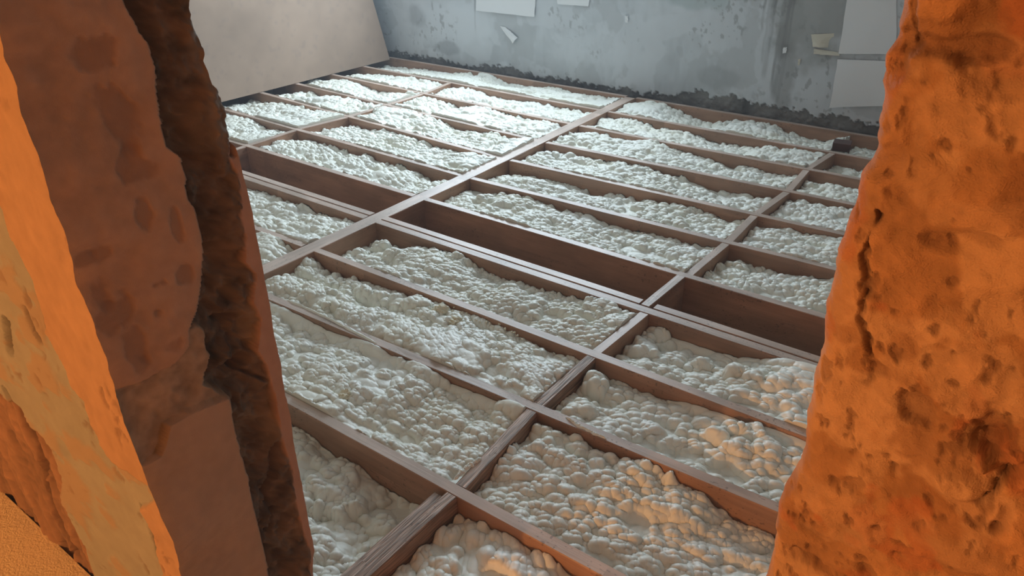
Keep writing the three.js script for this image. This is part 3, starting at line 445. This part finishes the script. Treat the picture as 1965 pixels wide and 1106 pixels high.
const opt = {
  '3_1': { level: -0.060, ripple: 0.2, lumps: [[735, 392, 0.07, 0.03]] },
  '2_1': { level: -0.055 },
  '3_2': { level: -0.072, sagL: 0.05, lumps: [[735, 465, 0.055, 0.045], [690, 482, 0.03, 0.02], [752, 490, 0.05, 0.02], [1165, 590, 0.08, 0.03], [1195, 625, 0.08, 0.025]], rolls: [[[[760, 480], [900, 540], [1010, 580]], 0.09, 0.018]] },
  '2_2': { level: -0.062, sagL: 0.0, stretch: 1.7, ripple: 0.3, rolls: [[[[540, 545], [640, 580], [760, 640], [900, 700]], 0.075, 0.036], [[[575, 500], [660, 540], [720, 560], [800, 590]], 0.06, 0.03], [[[700, 562], [780, 592], [850, 625]], 0.035, 0.018]], lumps: [[640, 550, 0.05, -0.03], [600, 500, 0.06, 0.02]] },
  '1_2': { level: -0.068, cell: 0.9, riseNear: 0.02, ripple: 0.45, film: 0.8, lumps: [[800, 730, 0.1, 0.02], [600, 770, 0.06, 0.02], [640, 790, 0.05, 0.02], [980, 800, 0.06, 0.03]] },
  '0_2': { level: -0.09, film: 1.0, ripple: -0.1, lumps: [[660, 900, 0.12, 0.03], [620, 1010, 0.1, 0.03]] },
  '0_3': { cell: 1.4, level: -0.08, film: 0.6, ripple: -0.25 },
  '1_3': { cell: 1.15, level: -0.074, film: 0.8, ripple: -0.1, lumps: [[1070, 850, 0.09, 0.02], [1120, 900, 0.06, 0.015], [1330, 960, 0.09, 0.02], [1240, 900, 0.07, 0.02]] },
  '2_3': { cell: 1.15, film: 0.9, ripple: -0.1, lumps: [[1143, 735, 0.05, 0.055], [1120, 790, 0.05, 0.025], [1375, 840, 0.035, 0.03], [1405, 825, 0.03, 0.03], [1440, 835, 0.035, 0.03], [1420, 870, 0.035, 0.035], [1470, 870, 0.04, 0.025]] },
  '3_3': { cell: 1.15, film: 0.7, ripple: -0.15, lumps: [[1265, 625, 0.055, 0.035], [1235, 660, 0.06, 0.035], [1350, 690, 0.04, 0.03], [1410, 715, 0.04, 0.045], [1450, 735, 0.035, 0.035], [1490, 745, 0.04, 0.03]] },
  '5_2': { lumps: [[1385, 490, 0.045, 0.03], [930, 380, 0.05, 0.02]] }, '5_3': { lumps: [[1420, 500, 0.05, 0.03]], film: 0.6 }, '9_2': { lumps: [[1555, 290, 0.07, 0.04], [1530, 305, 0.05, 0.02]] }, '7_2': { lumps: [[1065, 300, 0.05, 0.035], [1090, 302, 0.05, 0.03]] },
};
const bays = [[3, 1], [2, 1], [0, 2], [1, 2], [2, 2], [3, 2], [0, 3], [1, 3], [2, 3], [3, 3]];
for (let r = 5; r <= 9; r++) bays.push([r, 0], [r, 1], [r, 2], [r, 3]);
bays.push([10, 'w'], [10, 2], [10, 3]);
for (const [r, c] of bays) foam(r, c, r === 10 && c === 'w' ? 'lumpy white spray foam strip along back wall ending at leaning board' : `lumpy white spray foam, ${rowWord(r)}, ${colWord[c]}`, opt[`${r}_${c}`]);

// ---------------------------------------------------------------- loose things
// big beige sheet leaning against the left wall
{
  const lean = 0.29, L = 1.2, th = 0.013, z0 = -5.13, z1 = -2.55, b = V3(-5.27, 0.004, 0);
  const dir = [-Math.sin(lean), Math.cos(lean)], nn = [Math.cos(lean), Math.sin(lean)];
  const g = group('leaning_board', 'large smooth beige board leaning against the side wall on its long edge', 'board');
  const fn = (z, s) => { const n1 = fbm(z * 2.2, s * 2.2, 400, 4), n2 = fbm(z * 12, s * 12, 401, 3), sp = sstep(0.3, 0.42, fbm(z * 24, s * 24, 402, 3)); return { d: 0.0008 * n2, c: mix(mul([0.30, 0.212, 0.155], 1 + 0.20 * n1 + 0.09 * n2), [0.2, 0.155, 0.13], 0.3 * sp) }; };
  const face = panel('face', steps([z0, z1, 0.012]), steps([0, L, 0.012]), (z, s, d) => [b.x + dir[0] * s + nn[0] * d, b.y + dir[1] * s + nn[1] * d, z], fn, M.plaster, g);
  const bx = new THREE.BoxGeometry(th, L, z1 - z0); bx.rotateZ(lean); bx.translate(b.x + dir[0] * L / 2 - nn[0] * (th / 2 + 0.002), b.y + dir[1] * L / 2 - nn[1] * (th / 2 + 0.002), (z0 + z1) / 2);
  mesh('core', bx, M.wallPlain, g);
}
// paper left on the back wall: thin curved sheets standing off the plaster
function sheet(name, quadPx, curl, label, mat, seed, off = 0.004) {
  const q = quadPx.map((p) => onZ(p, ZB + off)), n = 14;
  const pos = [], idx = [];
  for (let side = 0; side < 2; side++) for (let j = 0; j <= n; j++) for (let i = 0; i <= n; i++) {
    const s = i / n, t = j / n, a = q[0].clone().lerp(q[1], s), b = q[3].clone().lerp(q[2], s), p = a.lerp(b, t);
    const rag = 0.004 * fbm(s * 6, t * 6, seed, 3);
    pos.push(p.x + rag, p.y + rag * 0.6, p.z + 0.002 * vnoise(s * 4, t * 4, seed) + curl(s, t) - side * 0.0009);
  }
  const N = (n + 1) * (n + 1);
  for (let j = 0; j < n; j++) for (let i = 0; i < n; i++) { const a = j * (n + 1) + i; idx.push(a, a + n + 1, a + 1, a + 1, a + n + 1, a + n + 2); idx.push(N + a, N + a + 1, N + a + n + 1, N + a + 1, N + a + n + 2, N + a + n + 1); }
  const g = new THREE.BufferGeometry(); g.setAttribute('position', new THREE.Float32BufferAttribute(pos, 3)); g.setIndex(idx); g.computeVertexNormals();
  return tag(mesh(name, g, mat, scene), label, 'paper', 'paper remnants on the back wall');
}
sheet('paper_sheet', [[914, -60], [1030, -40], [1027, 32], [915, 20]], (s, t) => 0.012 * t * t, 'pale rectangular paper sheet stuck high on the grey back wall', M.paper, 500);
sheet('paper_flap', [[959, 50], [970, 52], [995, 72], [986, 83]], (s, t) => 0.03 * t * (1 - Math.abs(s - 0.5)), 'small torn paper flap hanging under the rectangular paper sheet', M.paper, 501);
sheet('paper_sheet', [[1060, -60], [1140, -60], [1130, 12], [1070, 8]], (s, t) => 0.004 * t, 'pale ragged paper patch beside the rectangular sheet on back wall', M.paper, 502);
sheet('wallpaper_strip', [[1632, -40], [1720, -40], [1720, 104], [1611, 102]], (s, t) => 0.035 * (1 - s) * (0.4 + 0.6 * Math.abs(t - 0.5)), 'upper whitish wallpaper strip peeling from back wall by the doorway edge', M.paper, 503);
sheet('wallpaper_strip', [[1609, 113], [1720, 118], [1720, 204], [1597, 203]], (s, t) => 0.06 * (1 - s) ** 2 * (0.3 + 0.7 * t), 'lower whitish wallpaper strip with folded edge peeling off the back wall', M.paper, 504);
sheet('wallpaper_scrap', [[1556, 66], [1600, 64], [1602, 92], [1560, 90]], (s, t) => 0.012 * Math.sin(s * 5) * t, 'ragged cream wallpaper scrap left of the peeling strips', M.paperWarm, 505);
sheet('wallpaper_scrap', [[1562, 93], [1612, 101], [1612, 107], [1562, 103]], (s, t) => 0.012 * t, 'thin brownish curled wallpaper sliver below the cream scrap', M.paperWarm, 506);
sheet('plaster_flake', [[1504, 91], [1511, 90], [1509, 101], [1502, 102]], () => 0.01, 'tiny white flake beside dark vertical streaks on back wall', M.paper, 507);
sheet('plaster_flake', [[1532, 114], [1537, 112], [1535, 124], [1532, 126]], () => 0.008, 'tiny cream flake between dark streaks and cream scrap', M.paperWarm, 508);
sheet('plaster_flake', [[1200, 30], [1206, 30], [1206, 43], [1201, 43]], () => 0.008, 'tiny white flake in the middle of the grey back wall', M.paper, 509);

// dark block lying in the last row by the back wall
{
  const a = onY([1596, 284]), b = onY([1622, 288]);
  const m = mesh('wood_offcut', boardGeo(a.x, a.z - 0.02, b.x + 0.02, b.z - 0.03, 0.10, 0.05, 610, 0.042), M.darkWood, scene);
  tag(m, 'dark brown block lying by the back wall behind the last joist', 'block');
}
// thin foam smears left on top of the timbers
function smear(line, w, label, seed) {
  const q = line.map((p) => onY(p, 0.002)), c = new THREE.CatmullRomCurve3(q), n = 70, m = 10, pos = [], idx = [], col = [];
  for (let i = 0; i <= n; i++) { const t = i / n, p = c.getPointAt(t), d = c.getTangentAt(t), nx = -d.z, nz = d.x, ww = w * Math.sin(Math.PI * clamp(t * 1.02)) ** 0.35 * (0.75 + 0.7 * fbm(t * 14, 2, seed, 3)); for (let j = 0; j <= m; j++) { const s = j / m * 2 - 1, hh = (1 - s * s) * 0.006 * (0.5 + 1.1 * domes(t * 34, s * 1.4 + 3, seed)) * Math.min(1, 12 * Math.min(t, 1 - t)); pos.push(p.x + nx * s * ww, 0.0005 + hh, p.z + nz * s * ww); col.push(0.82, 0.82, 0.74); if (i < n && j < m) { const a = i * (m + 1) + j; idx.push(a, a + 1, a + m + 1, a + 1, a + m + 2, a + m + 1); } } }
  const g = new THREE.BufferGeometry(); g.setAttribute('position', new THREE.Float32BufferAttribute(pos, 3)); g.setAttribute('color', new THREE.Float32BufferAttribute(col, 3)); g.setIndex(idx); g.computeVertexNormals();
  return tag(mesh('foam_smear', g, M.foam, scene), label, 'foam');
}
smear([[548, 574], [600, 597], [660, 626], [725, 660]], 0.011, 'long white foam smear on a joist top behind the nearest foam rows', 901);
smear([[872, 921], [890, 902], [915, 884], [925, 878]], 0.012, 'short white foam smear on rough sawn blocking by the joist crossing', 902);
smear([[1085, 800], [1120, 822], [1165, 843]], 0.008, 'ragged foam smear on a joist top past the blocking crossing', 903);
// torn foam chunks and crumbs
function chunk(px, py, y, r, seed, label, name = 'foam_chunk') {
  const g = new THREE.IcosahedronGeometry(1, r > 0.015 ? 4 : 2), p = g.attributes.position, v = V3();
  for (let i = 0; i < p.count; i++) { v.fromBufferAttribute(p, i); const d = v.clone(); const k = 1 + 0.55 * fbm(d.x * 1.6 + seed, d.y * 1.6 + d.z, seed, 3) + 0.3 * vnoise(d.x * 4, d.z * 4 + d.y * 3, seed + 3); v.multiplyScalar(r * k); v.y *= 0.75; p.setXYZ(i, v.x, v.y, v.z); }
  g.computeVertexNormals(); const o = onY([px, py], y), m = mesh(name, g, M.crumb, scene); m.position.copy(o); m.rotation.y = seed; return tag(m, label, 'foam', name === 'foam_crumb' ? 'foam crumbs on the joists' : undefined);
}
chunk(845, 597, -0.010, 0.028, 21, 'torn yellowish foam chunk against the joist near the crumbs');
chunk(872, 617, -0.012, 0.030, 22, 'curled foam scrap lying next to the torn chunk');
chunk(797, 713, -0.035, 0.016, 23, 'small angular foam scrap lying alone in the smooth foam row');
chunk(662, 762, -0.012, 0.026, 24, 'greyish torn foam scrap sticking up beside the near joist');
{
  const R = rng(77);
  for (let k = 0; k < 22; k++) { const t = k / 22, px = lerp(836, 1010, t) + (R() - 0.5) * 10, py = lerp(577, 648, t) + (R() - 0.3) * 18; chunk(px, py, -0.012, 0.003 + 0.0035 * R(), 700 + k, 'tiny pale foam crumb stuck along a joist edge', 'foam_crumb'); }
}
// ---------------------------------------------------------------- the hall lamp (behind the photographer)
{
  const g = group('work_lamp', 'bare warm bulb hanging on a cord in the hall', 'lamp');
  const b = new THREE.SphereGeometry(0.03, 24, 16); b.translate(LAMP.x, LAMP.y, LAMP.z); mesh('bulb', b, M.bulb, g);
  const s = new THREE.CylinderGeometry(0.018, 0.02, 0.06, 20); s.translate(LAMP.x, LAMP.y + 0.058, LAMP.z); mesh('socket', s, M.socket, g);
  const c = new THREE.CylinderGeometry(0.004, 0.004, CEIL - LAMP.y - 0.085, 8); c.translate(LAMP.x, (CEIL + LAMP.y + 0.085) / 2, LAMP.z); mesh('cord', c, M.socket, g);
  const l = new THREE.PointLight(new THREE.Color().setRGB(1.0, 0.48, 0.17), 29, 0, 2); l.position.copy(LAMP); l.castShadow = true; l.shadow.radius = 1.5; l.name = 'bulb_light'; scene.add(l);
}
renderer.render(scene, camera);
